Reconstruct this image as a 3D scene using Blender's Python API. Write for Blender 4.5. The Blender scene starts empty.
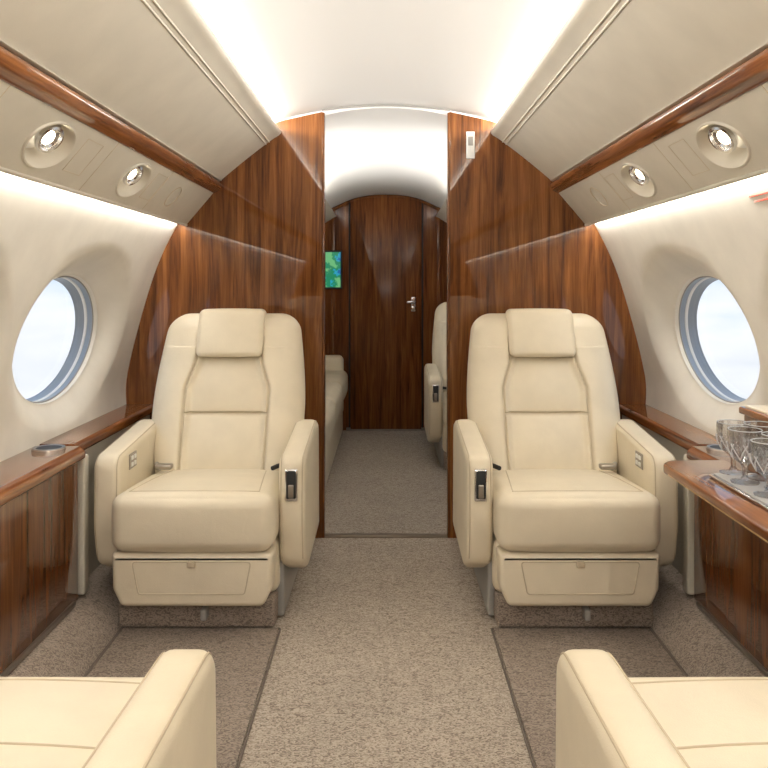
import bpy, math, random
from mathutils import Vector, Matrix
from mathutils.bvhtree import BVHTree
random.seed(4)
C=bpy.context.scene.collection
bpy.context.scene.view_settings.view_transform='Standard'
# ---------------------------------------------------------------- materials
def newmat(name):
    m=bpy.data.materials.new(name); m.use_nodes=True
    nt=m.node_tree; b=nt.nodes['Principled BSDF']; return m,nt,b
def N(nt,t,**k):
    n=nt.nodes.new(t)
    for a,v in k.items():
        if a in n.inputs.keys(): n.inputs[a].default_value=v
        else: setattr(n,a,v)
    return n
def simple(name,col,rough=.5,metal=0,coat=0,emis=None,es=0):
    m,nt,b=newmat(name)
    b.inputs['Base Color'].default_value=(*col,1); b.inputs['Roughness'].default_value=rough
    b.inputs['Metallic'].default_value=metal; b.inputs['Coat Weight'].default_value=coat
    if emis:
        b.inputs['Emission Color'].default_value=(*emis,1); b.inputs['Emission Strength'].default_value=es
    return m
def leather(name,col,rough=.42,bump=.12,crease=1.0):
    m,nt,b=newmat(name); L=nt.links
    tc=N(nt,'ShaderNodeTexCoord'); v=N(nt,'ShaderNodeTexVoronoi'); v.inputs['Scale'].default_value=420
    n=N(nt,'ShaderNodeTexNoise'); n.inputs['Scale'].default_value=9; n.inputs['Detail'].default_value=4
    L.new(tc.outputs['Object'],v.inputs['Vector']); L.new(tc.outputs['Object'],n.inputs['Vector'])
    r=N(nt,'ShaderNodeValToRGB'); r.color_ramp.elements[0].position=.3; r.color_ramp.elements[1].position=.7
    r.color_ramp.elements[0].color=(*[c*.95 for c in col],1); r.color_ramp.elements[1].color=(*[min(1,c*1.04) for c in col],1)
    L.new(n.outputs['Fac'],r.inputs['Fac'])
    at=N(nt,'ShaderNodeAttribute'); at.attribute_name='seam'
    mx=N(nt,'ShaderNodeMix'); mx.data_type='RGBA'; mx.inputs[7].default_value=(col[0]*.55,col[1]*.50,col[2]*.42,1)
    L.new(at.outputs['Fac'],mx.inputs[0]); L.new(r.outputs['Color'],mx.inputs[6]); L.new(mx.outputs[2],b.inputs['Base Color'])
    bp=N(nt,'ShaderNodeBump'); bp.inputs['Strength'].default_value=bump; bp.inputs['Distance'].default_value=.002
    ad=N(nt,'ShaderNodeMath',operation='ADD'); L.new(v.outputs['Distance'],ad.inputs[0]); 
    n2=N(nt,'ShaderNodeTexNoise'); n2.inputs['Scale'].default_value=16; n2.inputs['Detail'].default_value=3; n2.inputs['Distortion'].default_value=.8; L.new(tc.outputs['Object'],n2.inputs['Vector'])
    ml=N(nt,'ShaderNodeMath',operation='MULTIPLY'); L.new(n2.outputs['Fac'],ml.inputs[0]); ml.inputs[1].default_value=crease*5; L.new(ml.outputs[0],ad.inputs[1])
    L.new(ad.outputs[0],bp.inputs['Height']); L.new(bp.outputs[0],b.inputs['Normal'])
    b.inputs['Roughness'].default_value=rough
    return m
def wood(name,axis='z',dark=(.058,.016,.004),mid=(.175,.060,.015),light=(.31,.122,.034),coat=1.0,crough=.015):
    m,nt,b=newmat(name); L=nt.links
    tc=N(nt,'ShaderNodeTexCoord')
    def mapped(s_long,s_cross):
        mp=N(nt,'ShaderNodeMapping'); s=[s_cross]*3; s['xyz'.index(axis)]=s_long
        mp.inputs['Scale'].default_value=s; L.new(tc.outputs['Object'],mp.inputs['Vector']); return mp
    a=mapped(.8,13); n=N(nt,'ShaderNodeTexNoise'); n.inputs['Scale'].default_value=2.2; n.inputs['Detail'].default_value=9; n.inputs['Roughness'].default_value=.6; n.inputs['Distortion'].default_value=.9
    L.new(a.outputs[0],n.inputs['Vector'])
    f=mapped(3.5,170); n2=N(nt,'ShaderNodeTexNoise'); n2.inputs['Scale'].default_value=1.5; n2.inputs['Detail'].default_value=3
    L.new(f.outputs[0],n2.inputs['Vector'])
    r=N(nt,'ShaderNodeValToRGB'); e=r.color_ramp.elements
    e[0].position=.30; e[0].color=(*dark,1); e[1].position=.72; e[1].color=(*light,1)
    k=e.new(.5); k.color=(*mid,1)
    mx=N(nt,'ShaderNodeMath',operation='MULTIPLY_ADD'); L.new(n2.outputs['Fac'],mx.inputs[0]); mx.inputs[1].default_value=.30; 
    sb=N(nt,'ShaderNodeMath',operation='SUBTRACT'); L.new(n.outputs['Fac'],sb.inputs[0]); sb.inputs[1].default_value=.15
    L.new(sb.outputs[0],mx.inputs[2]); L.new(mx.outputs[0],r.inputs['Fac'])
    L.new(r.outputs['Color'],b.inputs['Base Color'])
    b.inputs['Roughness'].default_value=.5; b.inputs['Coat Weight'].default_value=coat; b.inputs['Coat Roughness'].default_value=crough
    b.inputs['Coat IOR'].default_value=1.5
    b.inputs['Specular IOR Level'].default_value=.05
    return m
def carpet(name,c1,c2):
    m,nt,b=newmat(name); L=nt.links
    tc=N(nt,'ShaderNodeTexCoord'); mp=N(nt,'ShaderNodeMapping'); mp.inputs['Scale'].default_value=(1,2.0,2.0); L.new(tc.outputs['Object'],mp.inputs['Vector'])
    n=N(nt,'ShaderNodeTexNoise'); n.inputs['Scale'].default_value=62; n.inputs['Detail'].default_value=1.5; n.inputs['Distortion'].default_value=2.5
    v=N(nt,'ShaderNodeTexNoise'); v.inputs['Scale'].default_value=4; 
    L.new(mp.outputs[0],n.inputs['Vector']); L.new(tc.outputs['Object'],v.inputs['Vector'])
    r=N(nt,'ShaderNodeValToRGB'); r.color_ramp.elements[0].position=.40; r.color_ramp.elements[1].position=.54
    r.color_ramp.elements[0].color=(*c1,1); r.color_ramp.elements[1].color=(*c2,1)
    L.new(n.outputs['Fac'],r.inputs['Fac'])
    r2=N(nt,'ShaderNodeValToRGB'); r2.color_ramp.elements[0].color=(.88,.88,.88,1); r2.color_ramp.elements[1].color=(1.1,1.1,1.1,1); L.new(v.outputs['Fac'],r2.inputs['Fac'])
    mx=N(nt,'ShaderNodeMix'); mx.data_type='RGBA'; mx.blend_type='MULTIPLY'; mx.inputs[0].default_value=1
    L.new(r.outputs['Color'],mx.inputs[6]); L.new(r2.outputs['Color'],mx.inputs[7]); L.new(mx.outputs[2],b.inputs['Base Color'])
    bp=N(nt,'ShaderNodeBump'); bp.inputs['Strength'].default_value=.6; bp.inputs['Distance'].default_value=.008
    L.new(n.outputs['Fac'],bp.inputs['Height']); L.new(bp.outputs[0],b.inputs['Normal'])
    b.inputs['Roughness'].default_value=.95
    return m
M_leather=leather('cream_leather',(.745,.662,.51),.38,.18)
M_piping=simple('leather_piping',(.53,.44,.31),.5)
M_panel=leather('cream_panel',(.60,.56,.475),.45,.05,.2)
M_wall=leather('wall_liner',(.78,.75,.68),.6,.03,.2)
M_ceil=simple('ceiling_liner',(.78,.775,.76),.6)
M_woodV=wood('walnut_vertical','z')
M_woodD=wood('walnut_door','z',dark=(.05,.013,.003),mid=(.145,.046,.011),light=(.25,.092,.025),coat=.45,crough=.16)
M_woodY=wood('walnut_lengthwise','y',dark=(.06,.017,.004),mid=(.19,.062,.015),light=(.33,.125,.034))
M_woodR=wood('walnut_dark_face','z',dark=(.042,.012,.003),mid=(.13,.042,.010),light=(.225,.082,.022))
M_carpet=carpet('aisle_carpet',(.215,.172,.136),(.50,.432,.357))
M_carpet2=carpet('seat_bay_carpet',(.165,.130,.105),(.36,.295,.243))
M_chrome=simple('chrome',(.75,.75,.76),.18,1)
M_satin=simple('satin_metal',(.38,.35,.31),.38,1)
M_dark=simple('dark_plastic',(.02,.02,.02),.6)
M_grey=simple('grey_plastic',(.32,.31,.29),.45)
M_ring=simple('window_ring_grey',(.30,.34,.39),.35)
M_led=simple('led_lens',(1,1,1),.4,emis=(1,.84,.60),es=14)
M_white=simple('white_print',(.8,.8,.78),.5)
M_red=simple('red_print',(.7,.08,.05),.5)
M_gap=simple('shadow_gap_black',(.012,.006,.004),.6)
m,nt,b=newmat('crystal'); b.inputs['Transmission Weight'].default_value=1; b.inputs['Roughness'].default_value=.01; b.inputs['IOR'].default_value=1.5
t=N(nt,'ShaderNodeBsdfTransparent'); mx=N(nt,'ShaderNodeMixShader'); mx.inputs[0].default_value=.55
nt.links.new(t.outputs[0],mx.inputs[1]); nt.links.new(b.outputs[0],mx.inputs[2]); nt.links.new(mx.outputs[0],nt.nodes['Material Output'].inputs[0]); M_glass=m
m,nt,b=newmat('crystal_cut'); b.inputs['Base Color'].default_value=(.95,.97,1,1); b.inputs['Transmission Weight'].default_value=.5; b.inputs['Roughness'].default_value=.08; M_cut=m
m=bpy.data.materials.new('window_pane'); m.use_nodes=True; nt=m.node_tree; nt.nodes.clear()
o=N(nt,'ShaderNodeOutputMaterial'); t=N(nt,'ShaderNodeBsdfTransparent'); g=N(nt,'ShaderNodeBsdfGlossy'); g.inputs['Roughness'].default_value=.03
mx=N(nt,'ShaderNodeMixShader'); mx.inputs[0].default_value=.05
nt.links.new(t.outputs[0],mx.inputs[1]); nt.links.new(g.outputs[0],mx.inputs[2]); nt.links.new(mx.outputs[0],o.inputs[0]); M_pane=m
# map screen
m,nt,b=newmat('map_display'); tc=N(nt,'ShaderNodeTexCoord'); n=N(nt,'ShaderNodeTexNoise'); n.inputs['Scale'].default_value=11; n.inputs['Detail'].default_value=6; n.inputs['Roughness'].default_value=.6
nt.links.new(tc.outputs['Object'],n.inputs['Vector']); r=N(nt,'ShaderNodeValToRGB'); r.color_ramp.interpolation='CONSTANT'
e=r.color_ramp.elements; e[0].color=(.01,.10,.30,1); e[1].position=.46; e[1].color=(.01,.20,.09,1); k=e.new(.56); k.color=(.12,.40,.16,1); k=e.new(.42); k.color=(.02,.30,.45,1)
nt.links.new(n.outputs['Fac'],r.inputs[0]); nt.links.new(r.outputs[0],b.inputs['Emission Color']); b.inputs['Emission Strength'].default_value=1.1; b.inputs['Base Color'].default_value=(.01,.01,.01,1); M_map=m
# ---------------------------------------------------------------- helpers
def empty(name,loc=(0,0,0),rz=0):
    e=bpy.data.objects.new(name,None); e.location=loc; e.rotation_euler=(0,0,rz); e.empty_display_size=.1; C.objects.link(e); return e
def mk(name,verts,faces,mat,parent=None,smooth=True,seam=None,fix=True):
    me=bpy.data.meshes.new(name); me.from_pydata([tuple(v) for v in verts],[],faces); me.update()
    if seam is not None:
        a=me.attributes.new('seam','FLOAT','POINT'); a.data.foreach_set('value',seam)
    if fix:
        import bmesh
        bm=bmesh.new(); bm.from_mesh(me); bmesh.ops.recalc_face_normals(bm,faces=bm.faces); bm.to_mesh(me); bm.free()
    me.materials.append(mat)
    if smooth:
        me.polygons.foreach_set('use_smooth',[True]*len(me.polygons))
        try: me.set_sharp_from_angle(angle=math.radians(42))
        except Exception: pass
    ob=bpy.data.objects.new(name,me); C.objects.link(ob)
    if parent: ob.parent=parent
    return ob
def rbox(name,c,h,r,mat,parent=None,bulge=(0,0,0),n=6,k=4,deform=None,ret=False):
    """rounded, optionally puffed box. c centre, h half sizes"""
    ax=[]
    for i in range(3):
        hi=h[i]; ri=min(r,hi*.98)
        band=[-hi+ri*j/k for j in range(k)]
        mid=[-(hi-ri)+2*(hi-ri)*j/n for j in range(n+1)]
        ax.append(band+mid+[-x for x in reversed(band)])
    verts=[];idx={};faces=[]
    def V(i,j,l):
        key=(i,j,l)
        if key in idx: return idx[key]
        p=[ax[0][i],ax[1][j],ax[2][l]]
        q=[max(-(h[a]-min(r,h[a]*.98)),min(h[a]-min(r,h[a]*.98),p[a])) for a in range(3)]
        d=Vector([p[a]-q[a] for a in range(3)])
        if d.length>1e-9: d=d.normalized()*r
        o=[q[a]+max(-min(r,h[a]*.98),min(min(r,h[a]*.98),d[a])) for a in range(3)]
        u=[p[a]/h[a] for a in range(3)]
        for a in range(3):
            if bulge[a]:
                b1,b2=[x for x in range(3) if x!=a]
                o[a]+=bulge[a]*u[a]*max(0,1-u[b1]**2)*max(0,1-u[b2]**2)
        o=[o[a]+c[a] for a in range(3)]
        if deform: o=deform(o)
        idx[key]=len(verts); verts.append(o); return idx[key]
    L=[len(a)-1 for a in ax]
    for j in range(L[1]):
        for l in range(L[2]):
            for i in (0,L[0]): faces.append([V(i,j,l),V(i,j+1,l),V(i,j+1,l+1),V(i,j,l+1)])
    for i in range(L[0]):
        for l in range(L[2]):
            for j in (0,L[1]): faces.append([V(i,j,l),V(i+1,j,l),V(i+1,j,l+1),V(i,j,l+1)])
    for i in range(L[0]):
        for j in range(L[1]):
            for l in (0,L[2]): faces.append([V(i,j,l),V(i+1,j,l),V(i+1,j+1,l),V(i,j+1,l)])
    ob=mk(name,verts,faces,mat,parent)
    if ret: return ob,BVHTree.FromPolygons([Vector(v) for v in verts],faces)
    return ob
def round_poly(pts,rad,seg=6):
    out=[];n=len(pts)
    if not isinstance(rad,(list,tuple)): rad=[rad]*n
    for i in range(n):
        p0=Vector(pts[i-1]);p=Vector(pts[i]);p1=Vector(pts[(i+1)%n])
        a=(p0-p);b_=(p1-p); r=rad[i]
        if r<=0: out.append(tuple(p)); continue
        ang=a.angle(b_); t=min(r/math.tan(ang/2),a.length*.48,b_.length*.48)
        A=p+a.normalized()*t; B=p+b_.normalized()*t
        for j in range(seg+1):
            s=j/seg; q=A*(1-s)**2+p*2*s*(1-s)+B*s*s; out.append(tuple(q))
    return out
def loft(name,prof,a0,a1,r,mat,parent=None,plane='x',k=4,smooth=True):
    """extrude closed 2D profile along axis 'plane' with rounded rims"""
    n=len(prof); P=[Vector(p) for p in prof]
    ar=sum(P[i-1].x*P[i].y-P[i].x*P[i-1].y for i in range(n))
    sg=1 if ar>0 else -1
    nr=[]
    for i in range(n):
        d1=(P[i]-P[i-1]).normalized(); d2=(P[(i+1)%n]-P[i]).normalized(); d=(d1+d2)
        if d.length<1e-6:d=d1
        d.normalize(); nn=Vector((-d.y,d.x))*sg; c=max(.5,abs(nn.dot(Vector((-d1.y,d1.x)))))
        nr.append(nn/c)
    if r>0:
        lay=[(a0+r*(1-math.cos(math.pi/2*j/k)),r*(1-math.sin(math.pi/2*j/k))) for j in range(k+1)]
        layers=lay+[(a1-(p-a0),q) for p,q in reversed(lay)]
    else: layers=[(a0,0),(a1,0)]
    def put(a,q):
        if plane=='x': return (a,q.x,q.y)
        if plane=='y': return (q.x,a,q.y)
        return (q.x,q.y,a)
    verts=[];faces=[]
    for a,ins in layers:
        for i in range(n): verts.append(put(a,P[i]+nr[i]*ins))
    for l in range(len(layers)-1):
        for i in range(n):
            j=(i+1)%n; faces.append([l*n+i,l*n+j,(l+1)*n+j,(l+1)*n+i])
    faces.append(list(range(n))); faces.append([(len(layers)-1)*n+i for i in range(n)])
    return mk(name,verts,faces,mat,parent,smooth)
def tube(name,pts,r,mat,parent=None,cyc=False,res=3):
    cu=bpy.data.curves.new(name,'CURVE'); cu.dimensions='3D'; cu.bevel_depth=r; cu.bevel_resolution=res
    sp=cu.splines.new('POLY'); sp.points.add(len(pts)-1)
    for i,p in enumerate(pts): sp.points[i].co=(*p,1)
    sp.use_cyclic_u=cyc; cu.materials.append(mat); cu.use_fill_caps=True
    ob=bpy.data.objects.new(name,cu); C.objects.link(ob)
    if parent: ob.parent=parent
    return ob
def strip(name,prof,y0,y1,mat,parent=None,prof1=None,smooth=True):
    """open profile (x,z) swept along y"""
    n=len(prof); p1=prof1 or prof; v=[]; 
    for p in prof: v.append((p[0],y0,p[1]))
    for p in p1: v.append((p[0],y1,p[1]))
    f=[[i,i+1,n+i+1,n+i] for i in range(n-1)]
    return mk(name,v,f,mat,parent,smooth,fix=False)
def lathe(name,prof,loc,mat,parent=None,seg=32,zdir=None,smooth=True):
    v=[];f=[];n=len(prof)
    R=Matrix.Identity(3)
    if zdir is not None: R=Vector(zdir).to_track_quat('Z','Y').to_matrix()
    for s in range(seg):
        a=2*math.pi*s/seg
        for r,z in prof: v.append(R@Vector((r*math.cos(a),r*math.sin(a),z))+Vector(loc))
    for s in range(seg):
        t=(s+1)%seg
        for i in range(n-1): f.append([s*n+i,s*n+i+1,t*n+i+1,t*n+i])
    return mk(name,v,f,mat,parent,smooth)
def interp(tab,z):
    if z<=tab[0][0]: return tab[0][1]
    for (a,b_),(c,d) in zip(tab,tab[1:]):
        if z<=c:
            return b_+(d-b_)*(z-a)/(c-a)
    return tab[-1][1]
def smooth_tab(tab):
    out=[]
    for i in range(len(tab)-1):
        p0=tab[max(0,i-1)];p1=tab[i];p2=tab[i+1];p3=tab[min(len(tab)-1,i+2)]
        for j in range(8):
            t=j/8; 
            out.append(tuple(.5*((2*p1[k])+(-p0[k]+p2[k])*t+(2*p0[k]-5*p1[k]+4*p2[k]-p3[k])*t*t+(-p0[k]+3*p1[k]-3*p2[k]+p3[k])*t**3) for k in (0,1)))
    out.append(tab[-1]); return out
def dish(name,S,u0,u1,v0,v1,uc,vc,a,b_,rings,mat,parent=None,close=True,K=72):
    """panel patch with an elliptical dished recess. rings=[(scale,depth)] from inside to outside"""
    angs=[2*math.pi*i/K for i in range(K)]
    for cu,cv in ((u0,v0),(u0,v1),(u1,v0),(u1,v1)): angs.append(math.atan2((cv-vc)/b_,(cu-uc)/a)%(2*math.pi))
    angs=sorted(set(round(x,6) for x in angs)); K=len(angs)
    verts=[];faces=[]
    for sc,dp in rings:
        for t in angs: verts.append(S(uc+a*sc*math.cos(t),vc+b_*sc*math.sin(t),dp))
    sc=rings[-1][0]; bd=[]
    for t in angs:
        dx,dy=a*math.cos(t),b_*math.sin(t); k=1e9
        if dx>1e-9:k=min(k,(u1-uc)/dx)
        if dx<-1e-9:k=min(k,(u0-uc)/dx)
        if dy>1e-9:k=min(k,(v1-vc)/dy)
        if dy<-1e-9:k=min(k,(v0-vc)/dy)
        bd.append(k)
    for j in range(1,7):
        for t,k in zip(angs,bd):
            s=sc+(k-sc)*j/6; verts.append(S(uc+a*s*math.cos(t),vc+b_*s*math.sin(t),0))
    R=len(rings)+6
    for i in range(R-1):
        for j in range(K):
            q=(j+1)%K; faces.append([i*K+j,i*K+q,(i+1)*K+q,(i+1)*K+j])
    if close: faces.append(list(range(K)))
    return mk(name,verts,faces,mat,parent,True,fix=False)
def area(name,loc,dirv,sx,sy,power,col=(1,.93,.82),parent=None,along=(0,1,0)):
    l=bpy.data.lights.new(name,'AREA'); l.shape='RECTANGLE'; l.size=sx; l.size_y=sy; l.energy=power; l.color=col
    ob=bpy.data.objects.new(name,l); C.objects.link(ob)
    z=-Vector(dirv).normalized(); y=Vector(along); x=y.cross(z).normalized(); y=z.cross(x)
    Mx=Matrix((x,y,z)).transposed().to_4x4(); Mx.translation=loc; ob.matrix_world=Mx
    return ob
# ---------------------------------------------------------------- dimensions
F=-2.2      # forward end (behind the camera)
B=3.478     # partition
E=6.06      # aft wall
WT=smooth_tab([(0,1.0),(.3,1.09),(.6,1.13),(.774,1.112),(1.078,1.03),(1.25,.965),(1.40,.885)])
Xw=lambda z: interp(WT,z)
# ---------------------------------------------------------------- floor
flo=empty('floor')
mk('aisle_carpet',[(-1.2,F,0),(1.2,F,0),(1.2,E+.1,0),(-1.2,E+.1,0)],[[0,1,2,3]],M_carpet,flo,fix=False)
M_edge=simple('carpet_edge',(.15,.12,.10),.8)
for s in (-1,1):
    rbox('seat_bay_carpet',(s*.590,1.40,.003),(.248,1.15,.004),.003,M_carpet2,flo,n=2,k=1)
    tube('carpet_seam',[(s*.337,.2,.003),(s*.337,2.55,.003)],.0032,M_edge,flo)
    tube('carpet_seam_cross',[(s*.337,2.55,.004),(s*.84,2.55,.004)],.0035,M_edge,flo)
    tube('riser_seam',[(s*.843,.2,.004),(s*.843,B,.004)],.0045,M_edge,flo)
rbox('threshold_strip',(0,3.50,.003),(.27,.022,.005),.003,simple('threshold_metal',(.25,.2,.15),.4,.6),flo,n=2,k=1)
# ---------------------------------------------------------------- ceiling
cprof=smooth_tab([(-.885,1.40),(-.75,1.62),(-.58,1.785),(-.45,1.825),(-.25,1.866),(0,1.883),(.25,1.866),(.45,1.825),(.58,1.785),(.75,1.62),(.885,1.40)])
strip('ceiling',cprof,F,B+.02,M_ceil)
c2a=smooth_tab([(-.885,1.38),(-.75,1.58),(-.60,1.69),(-.42,1.785),(-.22,1.853),(0,1.875),(.22,1.853),(.42,1.785),(.60,1.69),(.75,1.58),(.885,1.38)])
c2b=smooth_tab([(-.885,1.38),(-.75,1.50),(-.60,1.58),(-.42,1.675),(-.22,1.760),(0,1.785),(.22,1.760),(.42,1.675),(.60,1.58),(.75,1.50),(.885,1.38)])
strip('ceiling_aft',c2a,B+.02,E+.02,M_ceil,prof1=c2b)
n=len(cprof); v=[(x,B+.02,z) for x,z in cprof]+[(x,B+.02,z) for x,z in c2a]
mk('trim_ceiling_step',v,[[i,i+1,n+i+1,n+i] for i in range(n-1)],M_ceil,fix=False)
tube('trim_ceiling_joint',[(x,B-.004,z-.004) for x,z in cprof if abs(x)<.29],.003,M_grey)
# ---------------------------------------------------------------- walls with windows
wn=0
for s,side in ((-1,'left'),(1,'right')):
    def XG(z): return 1.142-(z-.912)*.16
    def Sw(u,v,d,s=s):
        a=min(1,d); x=Xw(v)*(1-a)+XG(v)*a
        return (s*x,u,v)
    w=empty('wall_'+side)
    AW=.350; BW=.223
    rings=[(1.0,1),(1.02,.99),(1.05,.92),(1.10,.76),(1.17,.52),(1.25,.28),(1.33,.10),(1.38,.03),(1.41,0)]
    ycs=[2.80-1.02*k for k in range(4,-1,-1)]+[4.24,5.26]
    strip('liner_gap',[(s*x,z) for z,x in WT if z>=.48],3.31,3.73,M_wall,w)
    strip('liner_aft_end',[(s*x,z) for z,x in WT if z>=.48],5.77,E+.1,M_wall,w)
    strip('liner_fwd_end',[(s*x,z) for z,x in WT if z>=.48],F-.1,ycs[0]-.51,M_wall,w)
    for i,yc in enumerate(ycs):
        y0,y1=yc-.51,yc+.51
        dish('liner_panel_%d'%(i+1),Sw,y0,y1,.50,1.40,yc,.912,AW,BW,rings,M_wall,w,close=False,K=96)
        wn+=1; we=empty('window_%d'%wn); K=72
        def E_(sc,dep,yc=yc,s=s):
            out=[]
            for j in range(K):
                t=2*math.pi*j/K; z=.912+BW*sc*math.sin(t); out.append((s*(XG(z)+dep),yc+AW*sc*math.cos(t),z))
            return out
        def sleeve(nm,prof,mat):
            vs=[];fs=[]
            for sc,d in prof: vs+=E_(sc,d)
            for r_ in range(len(prof)-1):
                for j in range(K): q=(j+1)%K; fs.append([r_*K+j,r_*K+q,(r_+1)*K+q,(r_+1)*K+j])
            return mk(nm,vs,fs,mat,we,fix=False)
        sleeve('frame_sleeve_inner',[(1.0,0),(.992,.003),(.988,.012),(.978,.015)],M_wall)
        sleeve('frame_sleeve_shade_slot',[(.978,.015),(.976,.036)],M_ring)
        sleeve('frame_sleeve_mid',[(.976,.036),(.965,.038),(.963,.046)],M_white)
        sleeve('frame_sleeve_outer',[(.963,.046),(.955,.049),(.952,.074),(.94,.078)],M_ring)
        tube('gasket_ring',E_(.978,.015),.003,M_grey,we,cyc=True)
        mk('pane',E_(.955,.055),[list(range(K))],M_pane,we,fix=False)
    strip('lower_liner',[(s*Xw(z),z) for z in (.5,.4,.3,.2,.1,0)],F,E+.1,M_panel,w)
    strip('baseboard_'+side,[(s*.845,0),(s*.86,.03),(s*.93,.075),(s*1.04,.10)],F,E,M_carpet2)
    # ---- valance
    vp=smooth_tab([(.585,1.765),(.50,1.772),(.468,1.778),(.457,1.768),(.463,1.752),(.50,1.728),(.60,1.652),(.705,1.565),(.715,1.553),(.735,1.556),(.75,1.60)])
    strip('trim_valance_'+side,[(s*x,z) for x,z in vp],F,B-.002,M_panel)
    for x,z in ((.508,1.7205),(.522,1.7105)):
        tube('trim_valance_bead',[(s*x,F,z+.0012),(s*x,B-.003,z+.0012)],.0030,M_panel)
    ws=round_poly([(.712,1.545),(.722,1.512),(.75,1.497),(.775,1.52),(.75,1.56)],.012,4)
    loft('trim_wood_rail_'+side,[(s*x,z) for x,z in ws],F,B-.002,0,M_woodY,plane='y')
    # PSU
    A=Vector((.745,0,1.507)); Bp=Vector((.868,0,1.362)); d=(Bp-A); PL=d.length; dn=d.normalized(); nn=Vector((-dn.z,0,dn.x))
    if nn.z<0: nn=-nn
    def Sp(u,v,dep,s=s):
        p=A+dn*v+nn*dep; return (s*p.x,u,p.z)
    psu=empty('ceiling_service_panel')
    segs=[(-.35,.35,0,1),(.35,1.0,.65,1),(1.0,1.6,1.27,1),(1.6,2.25,1.92,1),(2.25,2.83,2.56,1),(2.83,B,3.03,2)]
    strip('panel_forward',[(s*A.x,A.z),(s*Bp.x,Bp.z)],F,-.35,M_panel,psu)
    for (y0,y1,yy,kd) in segs:
        if kd==1:
            dish('panel_with_lamp_recess',Sp,y0,y1,0,PL,yy,PL*.50,.108,.064,[(.1,.058),(.35,.058),(.55,.053),(.75,.038),(.87,.016),(.94,.002),(1.0,-.004),(1.05,-.004),(1.09,0)],M_panel,psu)
            nrm=Vector((s*nn.x,0,nn.z)); c=Vector(Sp(yy+.02,PL*.45,.022))
            tilt=(-nrm+Vector((-s*.05,-.25,0))).normalized()
            lathe('reading_lamp_ring',[(.017,-.012),(.036,-.010),(.040,.000),(.037,.008),(.031,.010),(.028,.002)],c,M_chrome,psu,zdir=tilt)
            lathe('reading_lamp_reflector',[(.028,.002),(.019,-.003)],c,M_chrome,psu,zdir=tilt)
            lathe('reading_lamp_lens',[(0,.001),(.013,.0),(.020,-.003)],c,M_led,psu,zdir=tilt)
            l=bpy.data.lights.new('reading_spot','SPOT'); l.energy=3.5; l.spot_size=2.9; l.spot_blend=1; l.color=(1,.85,.62); l.shadow_soft_size=.015
            ob=bpy.data.objects.new('reading_spot',l); C.objects.link(ob); ob.location=c+tilt*.016; ob.rotation_euler=tilt.to_track_quat('-Z','Y').to_euler(); ob.parent=psu
            q=[(yy+.15,PL*.2),(yy+.26,PL*.2),(yy+.26,PL*.75),(yy+.15,PL*.75)]
            if yy+.26<y1+.05: tube('hatch_outline',[Sp(u,v,-.0001) for u,v in q],.0011,M_piping,psu,cyc=True)
        else:
            dish('panel_with_speaker',Sp,y0,y1,0,PL,yy,PL*.5,.055,.045,[(.1,.002),(.9,.002),(.97,.003),(1.0,0),(1.05,0)],M_panel,psu)
            tube('speaker_ring',[Sp(yy+.055*math.cos(t*.2094),PL*.5+.045*math.sin(t*.2094),-.001) for t in range(30)],.0015,M_piping,psu,cyc=True)
        tube('panel_joint',[Sp(y0,0.002,0),Sp(y0,PL,0)],.0011,M_piping,psu)
    tube('trim_service_panel_lip',[(s*.868,F,1.361),(s*.868,B-.003,1.361)],.006,M_panel)
    ln=B-F-.05; yc_=(B+F)/2
    area('wall_wash_light',(s*.893,yc_,1.372),(s*.35,0,-1),.02,ln,16,(1,.945,.86))
    area('cove_light',(s*.535,yc_,1.792),(-s*1,0,.22),.022,ln,40,(1,.96,.905))
    # aft cabin
    strip('trim_valance_aft_'+side,[(s*.50,1.700),(s*.415,1.715),(s*.405,1.70),(s*.60,1.56),(s*.90,1.36)],B+.06,E-.01,M_panel,prof1=[(s*.46,1.625),(s*.385,1.635),(s*.375,1.62),(s*.58,1.50),(s*.90,1.36)])
    area('cove_light_aft',(s*.46,(B+E)/2+.03,1.700),(-s*1,0,.35),.03,E-B-.5,20,(1,.96,.905))
    # partition
    bp_=[(s*.276,0),(s*1.0,0)]+[(s*(x+.015),z) for z,x in WT if z>.02]
    bp_+= [(s*.76,1.60),(s*.60,1.765),(s*.45,1.815),(s*.276,1.853)]
    loft('wall_partition_'+side,bp_,B,B+.05,0,M_woodV,plane='y',smooth=False)
    rbox('trim_partition_edge_'+side,(s*.273,B+.025,.925),(.006,.029,.925),.004,M_woodR,n=1,k=2)
mk('wall_forward',[(-1.3,F,0),(1.3,F,0),(1.3,F,1.95),(-1.3,F,1.95)],[[0,1,2,3]],M_woodV,fix=False)
mk('wall_aft',[(-1.3,E,0),(1.3,E,0),(1.3,E,1.95),(-1.3,E,1.95)],[[0,1,2,3]],M_woodD,fix=False)
# ---------------------------------------------------------------- aft door
d=empty('door_1')
dp=[(-.268,.012),(.268,.012),(.268,1.722)]+[(.268*math.cos(t*math.pi/12),1.722+.042*math.sin(t*math.pi/12)) for t in range(1,12)]+[(-.268,1.722)]
loft('leaf',dp,E-.022,E-.001,.004,M_woodD,d,plane='y',k=2)
for x in (-.276,.276): rbox('jamb_gap',(x,E-.006,.86),(.006,.005,.86),.003,M_gap,d,n=1,k=1)
rbox('door_sill',(0,E-.01,.01),(.3,.01,.012),.005,M_satin,d,n=1,k=1)
hx=.205
lathe('handle_rose',[(0,-.012),(.018,-.012),(.024,0)],(hx,E-.022,.975),M_chrome,d,zdir=(0,1,0))
rbox('escutcheon',(hx,E-.026,.955),(.016,.004,.055),.004,M_chrome,d,n=2,k=2)
rbox('lever',(hx-.020,E-.05,.97),(.030,.008,.010),.007,M_chrome,d,n=2,k=2)
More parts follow.
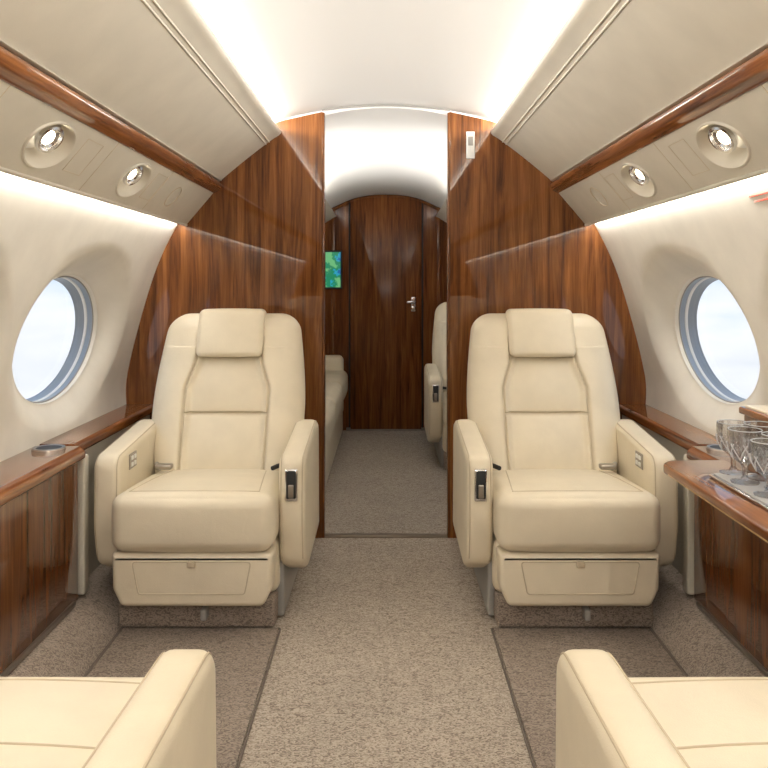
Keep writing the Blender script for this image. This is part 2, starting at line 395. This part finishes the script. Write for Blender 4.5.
lathe('lock_knob',[(0,-.03),(.012,-.028),(.014,-.01),(.018,0)],(hx,E-.026,.925),M_chrome,d,zdir=(0,1,0))
tube('trim_aft_arch',[(x,E-.012,z-.012) for x,z in c2b],.012,M_woodR)
for s in (-1,1): rbox('trim_aft_post',(s*.40,E-.012,.85),(.012,.01,.84),.004,M_woodR,n=1,k=2)
d=empty('wall_monitor')
rbox('bezel',(-.475,E-.02,1.215),(.145,.015,.145),.006,M_dark,d,n=1,k=2)
rbox('screen',(-.475,E-.036,1.215),(.132,.002,.132),.001,M_map,d,n=1,k=1)
# ---------------------------------------------------------------- side ledges & cabinets
for s,side in ((-1,'left'),(1,'right')):
    e=empty('trim_ledge_'+side)
    pr=[(s*1.005,.545),(s*1.005,.575),(s*1.017,.583),(s*1.126,.583),(s*1.126,.545)]
    loft('wood_top',round_poly(pr,[.01,.012,.008,0,0],3),2.60,B-.004,0,M_woodY,e,plane='y')
    loft('cream_side',[(s*1.025,.545),(s*1.025,.10),(s*1.05,.10),(s*1.11,.545)],2.60,B-.004,0,M_panel,e,plane='y')
    loft('end_cap',round_poly([(s*.972,.548),(s*.972,.10),(s*1.06,.10),(s*1.11,.548)],.008,2),2.578,2.62,.006,M_panel,e,plane='y')
    c=empty('side_cabinet')
    pr=[(s*.965,.540),(s*.965,.566),(s*.985,.583),(s*1.126,.583),(s*1.126,.540)]
    loft('wood_top',round_poly(pr,[.012,.014,.012,0,0],4),F+.03,2.575,.008,M_woodY,c,plane='y')
    loft('wood_face',round_poly([(s*.985,.538),(s*.985,.095),(s*1.05,.102),(s*1.09,.538)],.006,2),F+.03,2.560,.004,M_woodR,c,plane='y')
    rbox('kick_strip',(s*.982,(2.55+F)/2,.098),(.006,(2.55-F)/2-.03,.007),.003,M_satin,c,n=1,k=2)
    h=empty('cup_holder')
    lathe('rim',[(.038,.0),(.043,.003),(.049,.002),(.051,-.002)],(s*1.066,2.53,.585),M_satin,h)
    lathe('well',[(0,.0012),(.039,.0016)],(s*1.066,2.53,.584),M_dark,h)
# ---------------------------------------------------------------- seats
def seat(name,X,Y,rz,ext=0.0,ctrl=1,detail=True,lean=.40):
    """faces -y locally.  ext lengthens the seat pan (reclined berth position). ctrl=+1: aisle arm is at +x"""
    e=empty(name,(X,Y,0),rz)
    rbox('plinth',(0,0,.052),(.25,.40,.047),.012,M_carpet2,e,n=2,k=2)
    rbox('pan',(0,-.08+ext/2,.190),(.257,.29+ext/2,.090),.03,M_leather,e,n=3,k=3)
    for sx in (-1,1): rbox('seat_rail_cover',(sx*.258,-.02,.10),(.012,.30,.09),.008,M_grey,e,n=1,k=2)
    FY=-.475; ly=.535+ext
    def df(o):
        t=(o[1]-FY)/(.5+ext)
        if o[2]>.36: o[2]-= .035*max(0,min(1,t))
        o[0]*=1-.03*max(0,min(1,(o[1]+.1)/.3))
        return o
    ob,bvh=rbox('seat_cushion',(0,FY+ly/2,.357),(.255,ly/2,.092),.042,M_leather,e,bulge=(.006,.010,.018),n=10,k=6,deform=df,ret=True)
    def proj(pts,dirv,off=.0):
        out=[]
        for p in pts:
            h=bvh.ray_cast(Vector(p)-Vector(dirv)*.5,Vector(dirv))
            if h[0] is not None: out.append(tuple(h[0]-Vector(dirv)*off))
        return out
    for sx in (-1,1):
        p=proj([(sx*(.205-.035*t/12),FY+.05+ (.38+ext)*t/12,.4) for t in range(13)],(0,0,-1))
        if len(p)>2: tube('cushion_seam',p,.0018,M_piping,e)
    p=proj([(-.205+.41*t/20,FY+.052-.008*math.sin(math.pi*t/20),.4) for t in range(21)],(0,0,-1))
    if len(p)>2: tube('top_front_seam',p,.0018,M_piping,e)
    if ext:
        p=proj([(-.24+.48*t/20,-.245,.4) for t in range(21)],(0,0,-1))
        tube('cushion_cross_seam',p,.0022,M_piping,e)
    # leg rest
    lp=round_poly([(-.252,.262),(.252,.262),(.248,.15),(.222,.096),(-.222,.096),(-.248,.15)],[.012,.012,.03,.025,.025,.03],4)
    loft('leg_rest',lp,FY+.013,-.36,.018,M_leather,e,plane='y')
    yl=FY+.012
    tube('leg_rest_seam',[(x,yl+.0008,z) for x,z in round_poly([(-.185,.238),(.185,.238),(.165,.138),(-.165,.138)],.01,3)],.0018,M_piping,e,cyc=True)
    rbox('leg_rest_tab',(0,yl-.004,.232),(.013,.006,.010),.004,M_piping,e,n=1,k=2)
    rbox('release_lever',(.03,-.415,.060),(.010,.02,.018),.006,M_grey,e,n=1,k=2)
    # arms
    AF=-.375
    for sx in (-1,1):
        ap=[(AF+.01,.545),(.10+ext,.588),(.19+ext,.57),(.21+ext,.15),(-.22,.135),(AF+.03,.19),(AF,.32)]
        ap=round_poly(ap,[.055,.06,.06,.04,.05,.07,.25],7)
        a0,a1=(.257,.343) if sx>0 else (-.343,-.257)
        loft('armrest',ap,a0,a1,.024,M_leather,e,plane='x',k=5)
        P=[Vector(p) for p in ap]; n_=len(P); seq=[]
        for i in range(n_):
            d_=(P[(i+1)%n_]-P[i-1]).normalized(); nrm=Vector((-d_.y,d_.x))
            cen=Vector((0,.36)); 
            if nrm.dot(P[i]-cen)<0: nrm=-nrm
            q=P[i]-nrm*.0052
            if (P[i].x<-.25 and P[i].y>.20) or P[i].y>.53: seq.append(q)
        front=sorted([q for q in seq if q.x<AF+.06 and q.y<.53],key=lambda q:q.y)
        top=sorted([q for q in seq if not(q.x<AF+.06 and q.y<.53)],key=lambda q:q.x)
        for xx in (a0+.009,a1-.009):
            tube('arm_piping',[(xx,q.x,q.y) for q in front+top],.0020,M_piping,e)
    ai=ctrl; xm=ai*.300
    rbox('latch_frame',(xm,AF+.004,.455),(.021,.010,.052),.006,M_chrome,e,n=1,k=2)
    rbox('latch_slot',(xm,AF-.003,.458),(.016,.006,.045),.004,M_dark,e,n=1,k=2)
    rbox('latch_lever',(xm,AF-.009,.437),(.009,.005,.022),.004,M_satin,e,n=1,k=2)
    xo=-ai*.2565
    rbox('control_plate',(xo,-.23,.505),(.003,.038,.026),.003,M_satin,e,n=1,k=2)
    for j in range(2):
        for k_ in range(2): rbox('control_button',(xo+ai*.004,-.245+.03*j,.494+.022*k_),(.002,.010,.007),.002,M_white,e,n=1,k=1)
    for sx,mt in ((-ai,M_grey),(ai,M_dark)):
        tube('belt',[(sx*.235,.02,.43),(sx*.232,-.03,.447),(sx*.215,-.075,.449),(sx*.20,-.10,.447)],.008,mt,e)
    rbox('belt_buckle',(-ai*.19,-.085,.450),(.030,.018,.009),.006,M_satin,e,n=1,k=2)
    # backrest height field
    nx,nv=(120,140) if detail else (40,48)
    zb,zt=.38,.985
    wt=[(.38,.250),(.50,.282),(.62,.292),(.75,.286),(.90,.268),(.985,.252)]
    ct=[(.38,.155),(.55,.158),(.70,.160),(.715,.158),(.80,.128),(.83,.124),(1.1,.124)]
    wts=smooth_tab(wt)
    verts=[];seam=[];faces=[]
    def g(d,sg): return math.exp(-(d/sg)**2)
    def ss(x): x=max(0,min(1,x)); return x*x*(3-2*x)
    for side in (0,1):
        for j in range(nv+1):
            v=j/nv; v=1-(1-v)**1.25 if v>0 else 0
            z=zb+(zt-zb)*v
            w=interp(wts,z); R=.070
            if z>zt-R: w=w-R+math.sqrt(max(0,R*R-(z-(zt-R))**2))
            tr=1.0; RT=.055
            if z>zt-RT: tr=math.sqrt(max(0,1-((z-(zt-RT))/RT)**2))
            for i in range(nx+1):
                u=-1+2*i/nx; u=math.sin(u*math.pi/2)*.35+u*.65
                x=u*w; ed=(max(0,1-abs(u)**5))**(1/2.6)
                sm=0
                if side==0:
                    T=.085
                    c=interp(ct,z)
                    ins=ss((c-abs(x))/.03)
                    T-= .026*ins*(1 if z<.83 else 0.3)
                    if abs(x)<c and z<.83:
                        zz=(z-.615)/(.825-.615) if z>.615 else (.615-z)/(.615-.40)
                        T+=.020*max(0,1-(x/c)**2)*max(0,1-(2*zz-1)**2)
                    if abs(x)>c and z<.86:
                        q=(abs(x)-c)/max(.01,w-c); T+=.010*max(0,1-(2*q-.9)**2)
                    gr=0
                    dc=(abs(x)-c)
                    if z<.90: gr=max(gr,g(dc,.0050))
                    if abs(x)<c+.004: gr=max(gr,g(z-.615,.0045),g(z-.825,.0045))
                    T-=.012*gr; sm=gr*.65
                    y=-T*ed*tr
                else:
                    y=.085*ed*tr
                yy=y+.06+ext+(z-.42)*lean
                verts.append((x,yy,z)); seam.append(sm)
    W=nx+1; H=(nv+1)*W
    for sd in (0,1):
        for j in range(nv):
            for i in range(nx):
                a=sd*H+j*W+i; f=[a,a+1,a+W+1,a+W]; faces.append(f if sd==0 else f[::-1])
    for j in range(nv):
        for i in (0,nx):
            a=j*W+i; f=[a,a+W,a+W+H,a+H]; faces.append(f if i==0 else f[::-1])
    for i in range(nx):
        a=i; faces.append([a,a+H,a+H+1,a+1]); a=nv*W+i; faces.append([a,a+1,a+1+H,a+H])
    mk('backrest',verts,faces,M_leather,e,True,seam=seam,fix=False)
    def dh(o): 
        o[1]+= (o[2]-.42)*lean+.055+ext; return o
    rbox('headrest',(0,-.060,.914),(.127,.046,.090),.020,M_leather,e,bulge=(.002,.012,.003),n=8,k=5,deform=dh)
    return e
seat('airplane_seat',-.605,2.95,0,ctrl=1)
seat('airplane_seat',.605,2.95,0,ctrl=-1)
seat('airplane_seat',-.605,.885,math.pi,ext=.34,ctrl=-1,detail=False)
seat('airplane_seat',.605,.885,math.pi,ext=.34,ctrl=1,detail=False)
seat('airplane_seat',.595,5.12,0,ctrl=-1)
# ---------------------------------------------------------------- sofa (aft left)
e=empty('sofa')
rbox('base',(-.66,4.85,.155),(.34,1.12,.148),.03,M_leather,e,n=2,k=3)
for j in range(3):
    rbox('seat_cushion_%d'%(j+1),(-.63,4.10+.745*j,.385),(.345,.370,.085),.045,M_leather,e,bulge=(.012,.006,.014),n=8,k=5)
    rbox('back_cushion_%d'%(j+1),(-.93,4.10+.745*j,.66),(.09,.365,.23),.05,M_leather,e,bulge=(.02,.004,.01),n=8,k=5)
rbox('arm',(-.66,5.93,.36),(.345,.05,.22),.04,M_leather,e,n=4,k=4)
# ---------------------------------------------------------------- right pull-out table
e=empty('folding_table')
tp=round_poly([(.765,1.34),(.765,2.215),(.80,2.262),(.962,2.262),(.962,1.34)],[.01,.05,.05,.01,.01],5)
loft('top',tp,.580,.606,.006,M_woodY,e,plane='z',k=3)
M_br=simple('brass_inlay',(.5,.33,.14),.3,.8)
tube('edge_inlay',[(.7655,1.36,.5845),(.7655,2.17,.5845)],.002,M_br,e)
rbox('support_bracket',(.93,1.9,.566),(.03,.25,.013),.008,M_grey,e,n=1,k=2)
e=empty('serving_tray')
rbox('tray_base',(.893,1.90,.611),(.062,.16,.004),.003,M_chrome,e,n=2,k=2)
rbox('tray_napkin',(.893,1.90,.6165),(.054,.150,.0018),.0015,simple('napkin_grey',(.42,.41,.40),.7),e,n=2,k=1)
def goblet(x,y,z,sc=1.0):
    o=[(0,0),(.030,0),(.031,.003),(.010,.008),(.0055,.016),(.006,.034),(.010,.042),(.024,.052),(.034,.072),(.037,.095),(.036,.118),(.0345,.118),(.0352,.095),(.032,.074),(.022,.056),(.0,.050)]
    g=empty('crystal_glass')
    lathe('bowl',[(r*sc,h*sc) for r,h in o],(x,y,z),M_glass,g,seg=14,smooth=False)
    for k_ in range(8):
        a=k_*math.pi/4
        for sg in (1,-1):
            pts=[(x+rr*sc*math.cos(a+tw*sg),y+rr*sc*math.sin(a+tw*sg),z+hh*sc) for rr,hh,tw in ((.026,.053,0),(.035,.072,.25),(.0375,.088,.5))]
            tube('cut_facet',pts,.0015,M_cut,g,res=1)
    tube('rim',[(x+.0352*sc*math.cos(t*math.pi/14),y+.0352*sc*math.sin(t*math.pi/14),z+.118*sc) for t in range(28)],.0011,M_cut,g,cyc=True,res=1)
for x,y,c in ((.890,2.05,1.1),(.935,1.99,1.15),(.875,1.95,1.1),(.925,1.88,1.1),(.875,1.83,1.05)): goblet(x,y,.6185,c)
e=empty('wooden_storage_box')
rbox('body',(1.045,2.14,.663),(.045,.10,.079),.008,M_woodR,e,n=1,k=2)
rbox('lid',(1.040,2.14,.750),(.052,.105,.010),.006,M_woodY,e,n=1,k=2)
rbox('lid_inlay',(1.040,2.14,.762),(.040,.09,.003),.002,M_leather,e,n=1,k=2)
e=empty('wall_placard'); rbox('plate',(.367,B-.003,1.708),(.018,.003,.058),.002,M_white,e,n=1,k=1)
rbox('print',(.367,B-.0065,1.725),(.011,.0008,.02),.0005,M_grey,e,n=1,k=1)
e=empty('warning_placard')
for j,(w_,) in enumerate(((.05,),(.035,))):
    z=1.325-.014*j; rbox('text_line_%d'%(j+1),(Xw(z)-.001,1.99,z),(.0015,w_,.002),.001,M_red,e,n=1,k=1)
area('forward_fill_light',(0,-1.0,1.86),(0,0,-1),.35,1.6,26,(1,.955,.89))  # unseen fill light, added behind the camera to even out the cabin brightness
# ---------------------------------------------------------------- world
w=bpy.data.worlds.new('sky'); bpy.context.scene.world=w; w.use_nodes=True; nt=w.node_tree; L=nt.links
bg=nt.nodes['Background']; tc=N(nt,'ShaderNodeTexCoord'); sx=N(nt,'ShaderNodeSeparateXYZ'); L.new(tc.outputs['Generated'],sx.inputs[0])
n=N(nt,'ShaderNodeTexNoise'); n.inputs['Scale'].default_value=7; n.inputs['Detail'].default_value=6
mp=N(nt,'ShaderNodeMapping'); mp.inputs['Scale'].default_value=(1,1,3.5); L.new(tc.outputs['Generated'],mp.inputs[0]); L.new(mp.outputs[0],n.inputs['Vector'])
ma=N(nt,'ShaderNodeMath',operation='MULTIPLY_ADD'); L.new(n.outputs['Fac'],ma.inputs[0]); ma.inputs[1].default_value=.35; L.new(sx.outputs['Z'],ma.inputs[2])
r=N(nt,'ShaderNodeValToRGB'); e=r.color_ramp.elements; e[0].position=0; e[0].color=(.74,.79,.85,1); e[1].position=.26; e[1].color=(.62,.76,.90,1)
k=e.new(.12); k.color=(.88,.91,.95,1); k=e.new(.7); k.color=(.30,.52,.86,1)
L.new(ma.outputs[0],r.inputs[0]); L.new(r.outputs[0],bg.inputs[0]); bg.inputs[1].default_value=1.18
# ---------------------------------------------------------------- camera
cd=bpy.data.cameras.new('camera'); cd.sensor_width=36; cd.lens=37.5; cd.shift_y=-(384-285)/768; cd.shift_x=-2/768
cd.clip_start=.02
cam=bpy.data.objects.new('camera',cd); cam.location=(0,0,1.1); cam.rotation_euler=(math.pi/2,0,0); C.objects.link(cam)
bpy.context.scene.camera=cam
